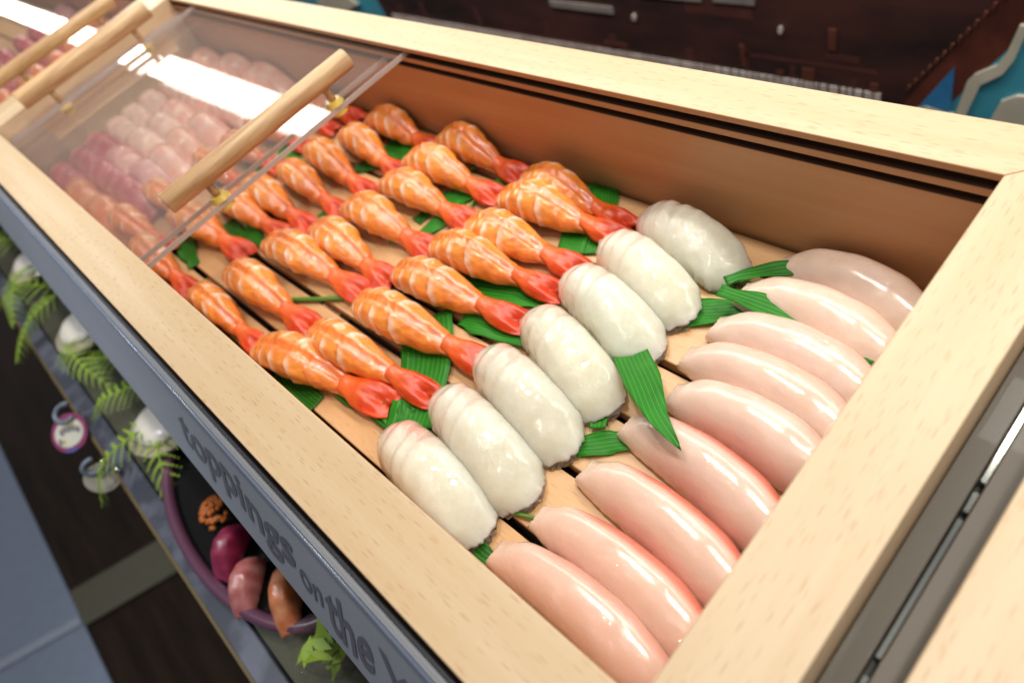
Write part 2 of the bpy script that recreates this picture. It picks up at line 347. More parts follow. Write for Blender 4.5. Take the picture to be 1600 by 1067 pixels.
# sliding lids
def lid(x0, x1, z, hx, skew, label, post_h, hz, rad=.034, hy=(-.88, -.165), posts=(-.75, -.28), sub=''):
    base = ((x0+x1)/2, IW/2, z); t = empty('sliding_lid', base, label, 'lid', 'clear sliding lids with wooden handles')
    k = skew; ya, yb = IW-.02, .02
    def sx(x, y): return x+k*(y-IW/2)
    th = .017
    m = MB(base)
    P = [(sx(x1, ya), ya), (sx(x1, yb), yb), (sx(x0, yb), yb), (sx(x0, ya), ya)]
    m.add([(x, y, z+th) for x, y in P]+[(x, y, z) for x, y in P], [(0, 1, 2, 3), (7, 6, 5, 4), (1, 5, 6, 2), (3, 7, 4, 0)])
    m.build('clear_pane', M_pane, t)
    for xx, s_ in ((x1, 1), (x0, -1)):
        m = MB(base)
        Q = [(sx(xx, ya), ya), (sx(xx, yb), yb), (sx(xx, yb)+s_*.002, yb), (sx(xx, ya)+s_*.002, ya)]
        m.add([(x, y, z+th) for x, y in Q]+[(x, y, z) for x, y in Q], [(0, 1, 2, 3), (7, 6, 5, 4)]+[(i, i+4, (i+1) % 4+4, (i+1) % 4) for i in range(4)])
        m.build('pane_edge', M_paneedge, t)
    hb = MB((sx(hx, -.52), -.52, hz))
    hb.tube([(sx(hx, y), y, hz) for y in np.linspace(hy[0], hy[1], 12)], rad, 28)
    h = hb.build('handle', M_dowel, t, .004, True); h.location = tuple((np.array(hb.base)-np.array(base))*S)
    for py in posts:
        pb = MB((sx(hx, py), py, z)); pb.tube([(sx(hx, py), py, z+th+.004), (sx(hx, py), py, hz-rad*.6)], .013, 14)
        p = pb.build('post', M_dowel, h, 0, True); p.location = tuple((np.array(pb.base)-np.array(hb.base))*S)
        pb = MB((sx(hx, py), py, z)); c0 = (sx(hx, py), py)
        pb.tube([(c0[0], c0[1], z-.014), (c0[0], c0[1], z-.002)], .030, 20); pb.tube([(c0[0], c0[1], z+th+.001), (c0[0], c0[1], z+th+.016)], [.033, .024], 20)
        p = pb.build('washer', M_yellow, h, 0); p.location = tuple((np.array(pb.base)-np.array(hb.base))*S)
    return t
lid(-3.54, -1.80, -.038, -1.825, .082, 'clear sliding lid pulled half open over the shrimp, its round wooden handle in front', .09, .068)
lid(-3.76, -1.945, -.078, -3.60, .075, 'lower clear sliding lid at the left end, thick wooden handle at top left', .12, .066, .042)
lid(-7.2, -4.08, -.038, -4.11, .1, 'clear sliding lid of the far left case, thinner wooden handle beyond the thick one', .09, .068, .034)

# metal counter between the cases and in front
def counter_gap(x0, label):
    base = (x0+.045, -.5, -.3); t = empty('metal_joint', base, label, 'metal strip', None)
    m = MB(base); m.box(x0+.001, x0+.040, -1.3, .4, -.2, -.115); m.build('side_strip', M_grey, t, .003)
    m = MB(base); m.box(x0+.052, x0+.105, -1.3, .4, -.2, -.105); m.build('side_strip', M_grey, t, .003)
    m = MB(base); m.box(x0+.0405, x0+.0515, -1.3, .4, -.2, -.145); m.build('groove_bottom', M_groove, t)
    m = MB(base)
    for a, c in ((-.99, -.93), (-.92, -.82), (-.79, -.55), (-.535, -.50), (-.48, -.2), (-.17, .05)): m.box(x0+.0425, x0+.0495, a, c, -.145, -.128)
    m.build('chrome_strip', M_chrome, t)
    return t
counter_gap(.142, 'grey brown metal joint with a shiny slot between the two wooden cases at right')

base = (-3, -1.2, -.3)
t = empty('counter_edge', base, 'black metal counter edge along the front of the wooden case', 'counter edge')
m = MB(base); m.prism([(-1.19, -.09), (-1.205, -.075), (-1.214, -.09), (-1.214, -.5), (-1.19, -.5)], 0, 1, lambda y, z, e: ((-12, 2)[e], y, z)); m.build('upper_trim', M_black, t, .002)
m = MB(base); m.prism([(-1.2145, -.13), (-1.218, -.108), (-1.224, -.108), (-1.226, -.12), (-1.226, -.5), (-1.2145, -.5)], 0, 1, lambda y, z, e: ((-12, 2)[e], y, z)); m.build('lower_trim', M_black, t, .002)
m = MB(base); m.box(-12, 2, -1.18, .12, -1.2, -.605); m.build('counter_body', M_groove, t)

# sloping sign strip with lettering
SY0, SZ0, SY1, SZ1 = -1.231, -.100, -1.364, -.335
def sp(x, tt, off=0):
    y = SY0+(SY1-SY0)*tt; z = SZ0+(SZ1-SZ0)*tt; nv = Vector((0, -.23, .122)).normalized(); return (x, y+nv.y*off, z+nv.z*off)
base = (-2, -1.3, -.22)
t = empty('sign_strip', base, 'long blue grey ribbed sign strip with dark lettering along the counter front', 'sign')
m = MB(base); m.add([sp(-12, 0), sp(2, 0), sp(2, 1), sp(-12, 1), sp(-12, 0, -.02), sp(2, 0, -.02), sp(2, 1, -.02), sp(-12, 1, -.02)],
                    [(0, 3, 2, 1), (4, 5, 6, 7), (0, 1, 5, 4), (1, 2, 6, 5), (2, 3, 7, 6), (3, 0, 4, 7)]); m.build('sign_board', M_sign, t)
m = MB(base); m.tube([sp(-12, .02, .003), sp(2, .02, .003)], .005, 8); m.build('sign_lip', simple('sign_edge', (.2, .24, .34), .2), t, 0, True)
def word(txt, x0, x1, tbase, height, off=.0015, bold=.012):
    c = bpy.data.curves.new('word', 'FONT'); c.body = txt; c.size = 1; c.offset = bold; c.resolution_u = 4
    o = bpy.data.objects.new('tmp', c); COL.objects.link(o); dg = bpy.context.evaluated_depsgraph_get()
    me = bpy.data.meshes.new_from_object(o.evaluated_get(dg)); COL.objects.unlink(o); bpy.data.objects.remove(o)
    vs = np.array([v.co[:] for v in me.vertices]); mn, mx = vs.min(0), vs.max(0)
    mm = MB(base); sc = (x1-x0)/(mx[0]-mn[0])
    rr = random.Random(len(txt))
    pts = [sp(x0+(v[0]-mn[0])*sc, tbase-v[1]*height/.26+.04*math.sin(v[0]*3.1), off) for v in vs]
    mm.add(pts, [tuple(p.vertices) for p in me.polygons]); bpy.data.meshes.remove(me)
    o = mm.build('lettering', M_letter, t); return o
word('toppings', -1.44, -.80, .66, .15, bold=.02)
word('on', -.785, -.69, .70, .11, bold=.012)
word('the', -.675, -.50, .82, .19, bold=.02)
word('Y', -.475, -.37, .80, .17, bold=.02)

# ------------------------------------------------------------------ nigiri
def loft(mb, nu, nv, fn, seed=0):
    vs, cs = [], []
    for i in range(nu):
        u = i/(nu-1)
        for j in range(nv):
            th = 2*math.pi*j/nv; p, c = fn(u, th); vs.append(p); cs.append(c)
    fs = [(i*nv+j, i*nv+(j+1) % nv, (i+1)*nv+(j+1) % nv, (i+1)*nv+j) for i in range(nu-1) for j in range(nv)]
    for r in (0, nu-1):
        c = np.mean([vs[r*nv+j] for j in range(nv)], axis=0); k = len(vs); vs.append(tuple(c)); cs.append(cs[r*nv])
        fs += [(k, r*nv+(j+1) % nv, r*nv+j) for j in range(nv)]
    mb.add(vs, fs, cs); mb.smooth = True
def lerp3(a, b, t): t = max(0, min(1, t)); return tuple(x+(y-x)*t for x, y in zip(a, b))
def sstep(a, b, x): t = max(0, min(1, (x-a)/(b-a))); return t*t*(3-2*t)

OR = (.86, .235, .035); YO = (.93, .36, .06); WH = (.93, .68, .52); RD = (.74, .095, .010); DR = (.64, .042, .004)
def shrimp_meshes(seed):
    rn = random.Random(seed); Lb = .42; k_ = rn.uniform(.94, 1.06); ph = rn.uniform(-.1, .1); nseg = rn.choice([5.6, 6.0, 6.4]); bend = rn.uniform(-.012, .012)
    wt = [(0, .030), (.05, .050), (.2, .064), (.45, .072), (.62, .071), (.8, .053), (.93, .036), (1, .033)]
    zt = [(0, .045), (.05, .08), (.2, .125), (.4, .168), (.6, .160), (.78, .112), (.92, .068), (1, .055)]
    zb = [(0, .0), (.1, .004), (.3, .036), (.6, .040), (.85, .018), (1, .012)]
    def fn(u, th):
        w = float(ips(u, wt))*k_; t = float(ips(u, zt)); b = float(ip(u, zb)); s, c = math.sin(th), math.cos(th)
        q = u**.92*nseg+ph+.34*(1-abs(c))*(1 if u < .85 else .3)+.05*math.sin(c*5+seed)
        f = q-math.floor(q); last = q > nseg-1.35
        step = (1-f)**1.5 if not last else 0.15
        grow = 1+.085*sstep(0, .07, f)*step if not last else 1.03
        cy = math.copysign(abs(c)**.72, c); y = w*cy*grow
        if s >= 0: z = b+(t-b)*(.40+.60*s**.8*(1+.045*(grow-1)*10))
        else: z = b+(t-b)*.40*(1-(-s)**.6)
        if s > 0:
            z -= .009*math.exp(-(y/.010)**2)*sstep(.05, .3, u)*(1-sstep(.85, 1, u)); z += .004*(math.exp(-((abs(y)-.02)/.011)**2))
        x = Lb*u-.004*abs(c)
        nn = n3(x, y, z, 30, seed); n2 = n3(x, y, z, 9, seed)
        z += (nn*.006+n3(x, y, z, 70, seed)*.003)*(s > -.2); y += n3(x, y, z, 26, seed+5)*.006+bend*math.sin(u*3.1)
        # colour
        side = sstep(.12, .45, abs(c))
        col = lerp3(OR, YO, .5+.5*n2+.3*side)
        crest = math.exp(-(c/.17)**2)*max(0, s)
        col = lerp3(col, RD, .50*crest*(.6+nn))
        if not last:
            wband = sstep(0.02, .07, f)*(1-sstep(.16, .42+.05*n2, f))*sstep(.16, .42, abs(c))*(1-.35*max(0, -s))
            col = lerp3(col, WH, .85*wband*(1 if u > .12 else .7))
            col = lerp3(col, RD, .60*(sstep(.88, 1, f)+(1-sstep(0, .03, f)))*(.35+.65*crest+.35))
        else:
            col = lerp3(col, RD, .25+.35*sstep(.75, 1, u)+nn*.3); col = lerp3(col, WH, .22*max(0, nn*2))
        if u < .03 or (s < -.1 and u < .5): col = lerp3(col, (.9, .78, .66), .75)
        return (x, y, z), col
    m = MB(); loft(m, 110, 56, fn, seed); body = m.mesh('shrimp_body', M_shrimp)
    Lt = .176+rn.uniform(-.01, .012); notch = .065; spread = rn.uniform(.88, 1.05); asym = rn.uniform(-.3, .3)
    def ft(u, th):
        c, s = math.cos(th), math.sin(th)
        w = float(ips(u, [(0, .032), (.10, .034), (.3, .052), (.6, .059), (.85, .054), (1, .038)]))*spread
        h = float(ips(u, [(0, .023), (.12, .023), (.35, .034), (.6, .030), (.85, .018), (1, .006)]))
        cc = math.copysign(abs(c)**.8, c)
        lobe = (1-abs(cc))**.9; x = Lb-.02+u*Lt-notch*(u**2.5)*lobe-(.010*asym*cc*u)
        y = w*cc; fan = (math.sin(cc*10+1+seed)*.0032+math.sin(cc*23+seed)*.0014)*sstep(.15, .5, u)
        z = .036+h*s*(1+.15*(1-abs(cc)))-.012*u+.018*(1-sstep(0, .3, u))+(fan if s > 0 else 0)-(.010*math.exp(-(cc/.22)**2)*sstep(.35, .9, u) if s > 0 else 0)
        z = max(z, .001)
        nn = n3(x, y*3, z, 34, seed); z += nn*.002
        col = lerp3((.82, .14, .022), DR, sstep(.0, .75, u)+nn*.6); return (x, y, z), col
    m = MB(); loft(m, 40, 40, ft, seed); tail = m.mesh('shrimp_tail', M_tail)
    return body, tail
SH = [shrimp_meshes(i) for i in range(6)]

def fish_mesh(seed, Lf, wt, zt, bendf, colf, wave=0, ragged=.003, mat=None, nu=90, nv=64, name='fish_slice', low=.35, endf=None, lean=0, boxy=.75):
    def fn(u, th):
        s, c = math.sin(th), math.cos(th)
        w = float(ips(u, wt)); t = float(ips(u, zt))
        cy = math.copysign(abs(c)**boxy, c); y = w*cy+lean*max(0, s)*sstep(0, .15, u); b = 0.002
        if s >= 0: z = b+(t-b)*(low+(1-low)*s**.85)
        else: z = b+(t-b)*low*(1-(-s)**.5)
        x = Lf*u
        rg = n3(u*9, cy*1.5, s, 3.0, seed)
        if s < .25: y += rg*ragged*1.2*math.copysign(1, c); z += abs(n3(x, y, 0, 40, seed))*ragged*(s < 0)
        end = (1-sstep(0, .05, u))-sstep(.95, 1, u)
        x -= end*.010*abs(cy)**2 if name != 'white_slice' else (sstep(.80, 1, u)*.040*abs(cy)**2.2-sstep(.15, 0, u)*.012*cy*cy); x += end*n3(cy*3, s*2, seed, 3, seed)*ragged*1.5
        if endf: x, y = endf(u, cy, x, y)
        if wave and s > -.1:
            ww = math.sin(u*46+cy*2.4+seed+1.2*n3(u*3, cy, 0, 2, seed))*sstep(.06, .14, u)*(1-sstep(.40, .62, u)); z += wave*ww*max(0, s)**.4
            z += .003*n3(x, y, z, 22, seed+3)
        y += bendf(u)
        z += (.0014 if wave else .0004)*n3(x, y, z, 45, seed)
        return (x, y, max(z, .0005)), colf(u, cy, s, x, y, z)
    m = MB(); loft(m, nu, nv, fn, seed); return m.mesh(name, mat)
WWT = [(0, .056), (.03, .068), (.12, .080), (.4, .092), (.7, .096), (.88, .092), (.96, .084), (1, .072)]
WZT = [(0, .085), (.04, .112), (.18, .150), (.42, .168), (.65, .146), (.85, .088), (1, .030)]
def white_col(seed):
    def f(u, cy, s, x, y, z):
        base = (.87, .86, .74); n = n3(x, y, z, 14, seed)
        c = lerp3(base, (.88, .74, .64), .5*(1-sstep(.0, .45, u))+.2*n)
        c = lerp3(c, (.76, .81, .66), .45*sstep(.45, .95, u)+.2*n)
        edge = sstep(.05, .5, cy)*(1-sstep(.25, .55, u))*sstep(-.2, .3, s)
        c = lerp3(c, (.80, .36, .28), edge*(.75 if seed % 7 == 0 else .30)); 
        line = math.exp(-((math.sin(u*23+cy*3+seed))/.12)**2)*(1-sstep(.5, .8, u)); return lerp3(c, (.93, .9, .80), .4*line)
    return f
WM = [fish_mesh(s_, .43, WWT, WZT, lambda u: -.020*u*u, white_col(s_), .0030, .0062, M_white, name='white_slice', lean=.012, boxy=.80, low=.24) for s_ in (0, 1, 2, 3)]
PWT = [(0, .034), (.025, .044), (.14, .057), (.4, .070), (.75, .076), (.93, .055), (1, .03)]
PZT = [(0, .052), (.04, .076), (.2, .120), (.45, .152), (.7, .152), (.88, .125), (1, .08)]
def pink_col(seed, red, warm):
    A = lerp3((.75, .59, .50), (.77, .51, .42), warm)
    def f(u, cy, s, x, y, z):
        n = n3(x, y, z, 8, seed); c = lerp3(A, (.72, .57, .46), .35*n+.3*(1-sstep(0, .3, u)))
        c = lerp3(c, (.80, .46, .36), .3*sstep(.2, .9, cy))
        e = sstep(.34, .60, cy)*sstep(.12, .35, u)*sstep(-.3, .0, s); return lerp3(c, (.76, .12, .06), e*red*.85)
    return f
def pink(seed, red, warm, Lf=.45): return fish_mesh(seed, Lf, PWT, PZT, lambda u: -.045*(1.5*u-.5)**2+.012, pink_col(seed, red, warm), 0, .0018, M_pink, name='pink_slice', lean=.022, boxy=.86, low=.18)

ORD = ['first', 'second', 'third', 'fourth', 'fifth', 'sixth', 'seventh', 'eighth', 'ninth']
def rowname(i, n):       # i counted from the front rail
    if i == 0: return 'nearest the front rail'
    if i == n-1: return 'nearest the back panel'
    return '%s from the front rail' % ORD[i]
shrimps = {  # column : [(x, y, angle deg, length)] from front to back
 'touching the white fish': [(-1.47, -.86, 4, .56), (-1.41, -.71, 7, .57), (-1.39, -.56, 5, .55), (-1.34, -.435, 5, .51), (-1.30, -.31, 2, .475), (-1.27, -.185, 2, .47), (-1.26, -.08, -2, .47)],
 'second from white fish': [(-1.61, -1.01, 8, .60), (-2.03, -.87, 3, .58), (-2.01, -.71, 1, .62), (-1.87, -.57, -1, .51), (-1.82, -.45, 2, .50), (-1.78, -.305, -2, .49), (-1.76, -.19, 0, .50), (-1.71, -.06, -2, .475)],
 'at the edge of the lid': [(-2.09, -1.0, 1, .53), (-2.66, -.82, 1, .63), (-2.47, -.67, 2, .54), (-2.42, -.56, -1, .57), (-2.33, -.425, -3, .53), (-2.29, -.30, -4, .54), (-2.20, -.175, -6, .48), (-2.15, -.07, -4, .46)],
 'under the lid': [(-2.66, -.985, -2, .60), (-3.02, -.965, 2, .58), (-2.98, -.80, 4, .56), (-2.88, -.56, -2, .52), (-2.86, -.42, -3, .50), (-2.83, -.285, -1, .50), (-2.78, -.17, -1, .50), (-2.71, -.065, 2, .50)],
}
k = 0
for cn, lst in shrimps.items():
    for i, (x, y, a, ln) in enumerate(lst):
        body, tail = SH[(k*5+i) % 6]; k += 1
        lab = 'orange shrimp nigiri, column %s, %s' % (cn, rowname(i, len(lst)))
        r = empty('shrimp_nigiri', (x, y, TF+.001), lab, 'shrimp sushi', 'shrimp nigiri in the case', math.radians(a)); sc = ln/.575
        q_ = random.Random(k*3+i*17); r.scale = (sc*q_.uniform(.97, 1.03), (.76 if ln < .58 else .82)*q_.uniform(.92, 1.08), .76*q_.uniform(.9, 1.08)); r.rotation_euler[2] += q_.uniform(-.05, .05)
        for nm, me in (('body', body), ('tail', tail)):
            o = bpy.data.objects.new(nm, me); COL.objects.link(o); o.parent = r
def slab(name, me, x, y, a, ln, ref, lab, cat, grp, z=TF+.001, sy=1, sz=1):
    o = bpy.data.objects.new(name, me); COL.objects.link(o); o.location = W((x, y, z)); o.rotation_euler = (0, 0, math.radians(a)); o.scale = (ln/ref, sy, sz)
    return tag(o, lab, cat, grp)
whites = [(-.935, -.960, -4, .40, 0), (-.895, -.805, -9, .40, 1), (-.875, -.655, -11, .385, 2), (-.845, -.495, -16, .375, 3), (-.84, -.345, -13, .365, 1), (-.82, -.205, -15, .355, 2), (-.78, -.085, -8, .34, 3)]
for i, (x, y, a, ln, v) in enumerate(whites):
    slab('white_fish_nigiri', WM[v], x, y, a, ln, .43, 'translucent white fish nigiri, %s%s' % (rowname(i, 7), ', with a reddish skin patch' if i == 0 else ''), 'fish sushi', 'white fish nigiri in the case', sy=.86-.014*i, sz=.76-.008*i)
pinks = [(-.495, -1.0, 5, .46, .35, .9), (-.47, -.885, 2, .455, .9, .9), (-.45, -.745, -2, .45, 1, .7), (-.44, -.605, -3, .43, 1, .55), (-.40, -.49, 2, .39, .25, .45), (-.43, -.39, 1, .42, .3, .6), (-.42, -.29, 0, .41, .15, .35), (-.42, -.175, -2, .40, .2, .1), (-.385, -.068, -3, .37, .3, .05)]
for i, (x, y, a, ln, red, warm) in enumerate(pinks):
    slab('pink_fish_nigiri', pink(20+i, red, warm), x, y-.01, a-2, ln, .45, 'smooth pale pink fish nigiri, %s%s' % (rowname(i, 9), ', red skin edge' if red > .8 else ''), 'fish sushi', 'pink fish nigiri beside the right end', sy=.86, sz=.68)

# sushi under the closed lid
def plain_mesh(seed, A, B, mat=M_salmon, name='slice'):
    def f(u, cy, s, x, y, z):
        n = n3(x, y*2, z, 12, seed); st = math.sin((u*26+cy*2.5)+seed); return lerp3(A, B, .35+.8*n+.25*st)
    return fish_mesh(seed, .40, [(0, .05), (.1, .066), (.5, .076), (.9, .068), (1, .05)], WZT, lambda u: 0, f, 0, .003, mat, 40, 32, name)
KIND = {
 'pale': (plain_mesh(41, (.88, .56, .47), (.92, .70, .61)), 'pale pink white'),
 'salmonpink': (plain_mesh(42, (.88, .44, .34), (.93, .62, .52)), 'salmon pink'),
 'tuna': (plain_mesh(43, (.50, .06, .09), (.68, .22, .25)), 'dark red'),
 'fatty': (plain_mesh(44, (.70, .28, .28), (.85, .55, .52)), 'marbled pink'),
 'salmon': (plain_mesh(45, (.80, .23, .08), (.86, .42, .22)), 'orange'),
}
KN = {'pale': 'pale_fish_nigiri', 'salmonpink': 'pink_salmon_nigiri', 'tuna': 'tuna_nigiri', 'fatty': 'fatty_tuna_nigiri', 'salmon': 'salmon_nigiri'}
cols_ = {'at left end wall': (-3.76, ['tuna', 'tuna', 'tuna', 'pale', 'pale', 'pale', 'pale', 'salmonpink', 'salmonpink']),
         'second from left end': (-3.46, ['salmon', 'tuna', 'fatty', 'pale', 'pale', 'salmonpink', 'salmonpink', 'salmonpink', 'salmonpink']),
         'third from left end': (-3.15, ['salmon', 'tuna', 'fatty', 'salmonpink', 'salmonpink', 'salmonpink', 'salmonpink', 'salmonpink', 'salmonpink'])}
rr = random.Random(5)
for cn, (x, ks) in cols_.items():
    for i, kd in enumerate(ks):
        if kd is None: continue
        y = -.985+i*.115
        me, cw = KIND[kd]
        slab(KN[kd], me, x-.002+rr.uniform(-.01, .015), y+.0, rr.uniform(-8, 3), rr.uniform(.365, .40), .40,
             '%s nigiri under lid, column %s, %s' % (cw, cn, rowname(i, 9)), 'fish sushi', 'fish nigiri under the lid', sy=.98, sz=.86)
# sushi in the far left case
for ci, x in enumerate((-4.62, -5.05, -5.5, -5.95, -6.4)):
    for i in range(8):
        y = -.965+i*.128
        kd = ('salmonpink' if ci == 0 and i < 3 else 'salmon') if ci < 3 else ('tuna' if i < 6 else 'fatty')
        if ci == 0 and i > 5: kd = 'salmonpink'
        me, cw = KIND[kd]
        slab(KN[kd], me, x+rr.uniform(-.03, .03), y, rr.uniform(-10, 6), rr.uniform(.37, .43), .40,
             '%s nigiri in far left case, %s column, %s' % (cw, ORD[ci], rowname(i, 8)), 'fish sushi', 'nigiri in the far left case', sy=.9, sz=.8)

# ------------------------------------------------------------------ leaves
def smooth_path(P, n):
    P = [np.array(p, float) for p in P]
    if len(P) == 2: return [P[0]+(P[1]-P[0])*t for t in np.linspace(0, 1, n)]
    out = []
    d = [0]
    for a, c in zip(P, P[1:]): d.append(d[-1]+np.linalg.norm(c-a))
    Q = [2*P[0]-P[1]]+P+[2*P[-1]-P[-2]]
    for t in np.linspace(0, d[-1], n):
        i = min(len(P)-2, max(0, int(np.searchsorted(d, t, 'right'))-1)); f = (t-d[i])/(d[i+1]-d[i]); a, b_, c, e = Q[i:i+4]
        out.append(.5*((2*b_)+(-a+c)*f+(2*a-5*b_+4*c-e)*f*f+(-a+3*b_-3*c+e)*f**3))
    return out
def leaf(path, width, label, z=.006, blunt0=0, blunt1=0, tint=(1, 1, 1), ext=(0, 0), zs=None, grp='green bamboo leaves under the sushi', roll=0):
    P = smooth_path([(p[0], p[1], (zs[i] if zs else TF+z)) for i, p in enumerate(path)], 26)
    t0 = P[0]-P[1]; t0 /= np.linalg.norm(t0); t1 = P[-1]-P[-2]; t1 /= np.linalg.norm(t1)
    if ext[0]: P = [P[0]+t0*ext[0]]+P
    if ext[1]: P = P+[P[-1]+t1*ext[1]]
    n = len(P); nc = 9; mb = MB((*path[0], TF)); vs = []; cs = []; uv = []
    sd = abs(hash(label)) % 97 if False else sum(map(ord, label)) % 97
    for lay in (0, 1):
        for i, p in enumerate(P):
            a = P[min(i+1, n-1)]-P[max(i-1, 0)]; a[2] = 0; a /= np.linalg.norm(a); pr = np.array((-a[1], a[0], 0)); u = i/(n-1)
            w0 = min(1, max(blunt0, (u/.22)**.6 if u < .22 else 1)); w1 = min(1, max(blunt1, ((1-u)/.45)**.75 if u > .55 else 1)); w = width/2*w0*w1
            for j in range(nc):
                v = j/(nc-1)*2-1; q = p+pr*w*v
                zz = .010*abs(v)**1.6*(w/(.05))*.6+.004*math.sin(u*13+v*2+sd)*abs(v)+roll*v*w
                if zs is None and q[2]+zz < TF+.002: zz = TF+.002-q[2]
                vs.append((q[0], q[1], q[2]+zz+(.0 if lay else -.0022))); cs.append(tint); uv.append((u, v*.5*min(1, w/.05)+.5))
    fs = []; N_ = n*nc
    for i in range(n-1):
        for j in range(nc-1):
            a = i*nc+j; fs.append((a, a+nc, a+nc+1, a+1)); fs.append((N_+a, N_+a+1, N_+a+nc+1, N_+a+nc))
    for i in range(n-1):
        for j in (0, nc-1): a = i*nc+j; fs.append((a, a+nc, N_+a+nc, N_+a))
    for i in (0, n-1):
        for j in range(nc-1): a = i*nc+j; fs.append((a, a+1, N_+a+1, N_+a))
    mb.add(vs, fs, cs); mb.uv = uv; mb.smooth = True
    o = mb.build('bamboo_leaf', M_leaf); return tag(o, label, 'leaf', grp)
D = (.55, .6, .6)
leaf([(-1.14, -.652), (-1.05, -.735), (-.975, -.834), (-.925, -.915)], .155, 'broad upright green leaf between the shrimp tails and front white fish', .010, 1, .95, ext=(.03, 0))
leaf([(-1.43, -.885), (-1.25, -.905), (-1.10, -.913), (-.955, -.911)], .125, 'dark green leaf lying between the two front shrimp', .006, .8, .7, D)
leaf([(-1.045, -.875), (-.965, -.950)], .06, 'small folded green leaf tip beside the front shrimp tail', .012, .9, 0, (.8, .85, .8))
leaf([(-1.50, -1.0), (-1.38, -1.02), (-1.25, -1.02)], .10, 'dark leaf showing under the front shrimp at the rail', .006, .8, .6, D)
leaf([(-1.21, -.50), (-1.08, -.475), (-.96, -.44), (-.83, -.415)], .12, 'wide green leaf behind the third white fish and shrimp tails', .006, 1, .5)
leaf([(-1.06, -.587), (-.96, -.560), (-.80, -.525)], .085, 'short wavy green leaf beneath a shrimp tail near mid tray', .008, .5, 1)
leaf([(-1.06, -.02), (-1.01, -.085), (-.965, -.17), (-.925, -.262)], .085, 'left leaf of the striped pair near the back panel', .006, 1, 1)
leaf([(-1.0, .0), (-.955, -.06), (-.905, -.15), (-.862, -.232)], .085, 'right leaf of the striped pair near the back panel', .008, 1, .75)
leaf([(-.60, -.35), (-.52, -.29), (-.44, -.24), (-.36, -.19)], .085, 'green leaf under the end of the sixth white fish', .006, .8, .6)
leaf([(-.452, -.228), (-.36, -.222), (-.256, -.226), (-.165, -.240), (-.085, -.268)], .055, 'long curved leaf running beneath the back pink fish', .066, .6, .6)
leaf([(-.463, -.19), (-.43, -.15), (-.345, -.09), (-.235, -.066)], .04, 'narrow arched leaf between the last white and pink fish', .05, .6, .6, (.8, .85, .8))
leaf([(-.64, -.12), (-.575, -.13), (-.475, -.162)], .034, 'thin olive leaf beside the seventh white fish', .006, .8, .2, (.9, .75, .6))
leaf([(-.53, -.175), (-.50, -.18), (-.455, -.17)], .05, 'tiny leaf at the fork of the back sprig', .006, .8, .9)
leaf([(-1.46, -.43), (-1.43, -.34), (-1.42, -.235)], .06, 'green leaf upright between two shrimp of the back rows', .006, .8, .7)
leaf([(-1.52, -.31), (-1.44, -.215), (-1.37, -.15), (-1.27, -.07)], .07, 'bright leaf crossing behind the sixth shrimp tails', .008, .6, .8)
leaf([(-1.52, -.37), (-1.50, -.22)], .055, 'dark leaf below the bright crossing leaf', .004, .9, .6, D)
leaf([(-1.98, -.13), (-1.88, -.135), (-1.77, -.14)], .08, 'leaf beside the shrimp tail third from the back panel', .006, .9, .9)
leaf([(-2.02, -.28), (-1.95, -.24), (-1.86, -.195)], .06, 'dark leaf between shrimp tails near the lid edge', .006, .9, .9, (.7, .75, .7))
leaf([(-2.36, -.72), (-2.22, -.75), (-2.05, -.78)], .075, 'left dark leaf under the shrimp by the front washer', .006, .8, .5, (.7, .8, .7))
leaf([(-2.24, -.70), (-2.15, -.71), (-2.02, -.72)], .055, 'right short leaf under the shrimp by the front washer', .006, .8, .6, (.75, .8, .7))
leaf([(-1.95, -.555), (-1.92, -.50), (-1.895, -.45)], .045, 'narrow leaf blade showing between middle shrimp', .006, .8, .6)
leaf([(-.525, -.72), (-.47, -.675), (-.40, -.615)], .06, 'short leaf left of the fourth pink fish', .006, .9, .9)
leaf([(-.60, -.52), (-.545, -.575), (-.50, -.655)], .05, 'leaf blade tucked under the third white fish', .018, .7, .8)
leaf([(-.78, -.36), (-.71, -.39), (-.64, -.43)], .06, 'small leaf between the fourth and fifth white fish', .006, .8, .8)
leaf([(-.64, -.385), (-.555, -.455), (-.445, -.53), (-.345, -.60), (-.265, -.635)], .082, 'long pointed leaf draped over the fourth pink fish', 0, .5, 0, zs=[TF+.012, TF+.035, TF+.09, TF+.128, TF+.122])
leaf([(-2.62, -.42), (-2.5, -.48), (-2.36, -.52)], .09, 'pale leaf seen through the lid beside the handle', .006, .8, .6)
leaf([(-2.55, -.30), (-2.42, -.34), (-2.28, -.36)], .07, 'leaf at the edge of the open lid', .006, .8, .6)
leaf([(-2.5, -.86), (-2.40, -.90), (-2.28, -.93)], .08, 'dull leaf seen through the lid near the front rail', .006, .8, .6, (.7, .8, .7))
leaf([(-.90, -.87), (-.80, -.88), (-.62, -.90)], .05, 'dark leaf between the two front white fish', .006, .8, .6, D)
leaf([(-.62, -1.025), (-.53, -1.03), (-.47, -1.02)], .05, 'leaf corner between front white fish and front pink fish', .006, .9, .7, D)
def stem(path, r, label, z=.012):
    m = MB((*path[0], TF)); P = smooth_path([(p[0], p[1], TF+z) for p in path], 20); m.tube([tuple(p) for p in P], r, 10, r*.8)
    return tag(m.build('leaf_stem', M_stem, None, 0, True), label, 'stem', 'bare green stems on the tray')
stem([(-1.72, -.84), (-1.58, -.768), (-1.42, -.68)], .009, 'green stem crossing between two shrimp in the front half')
stem([(-.73, -.885), (-.65, -.915), (-.56, -.925), (-.47, -.895)], .006, 'thin stem curving below the second white fish')
stem([(-1.52, -.13), (-1.47, -.07), (-1.43, -.02)], .006, 'thin stem end at the foot of the back panel')
stem([(-1.30, -.32), (-1.36, -.26), (-1.38, -.19)], .007, 'short stem among the back shrimp tails')
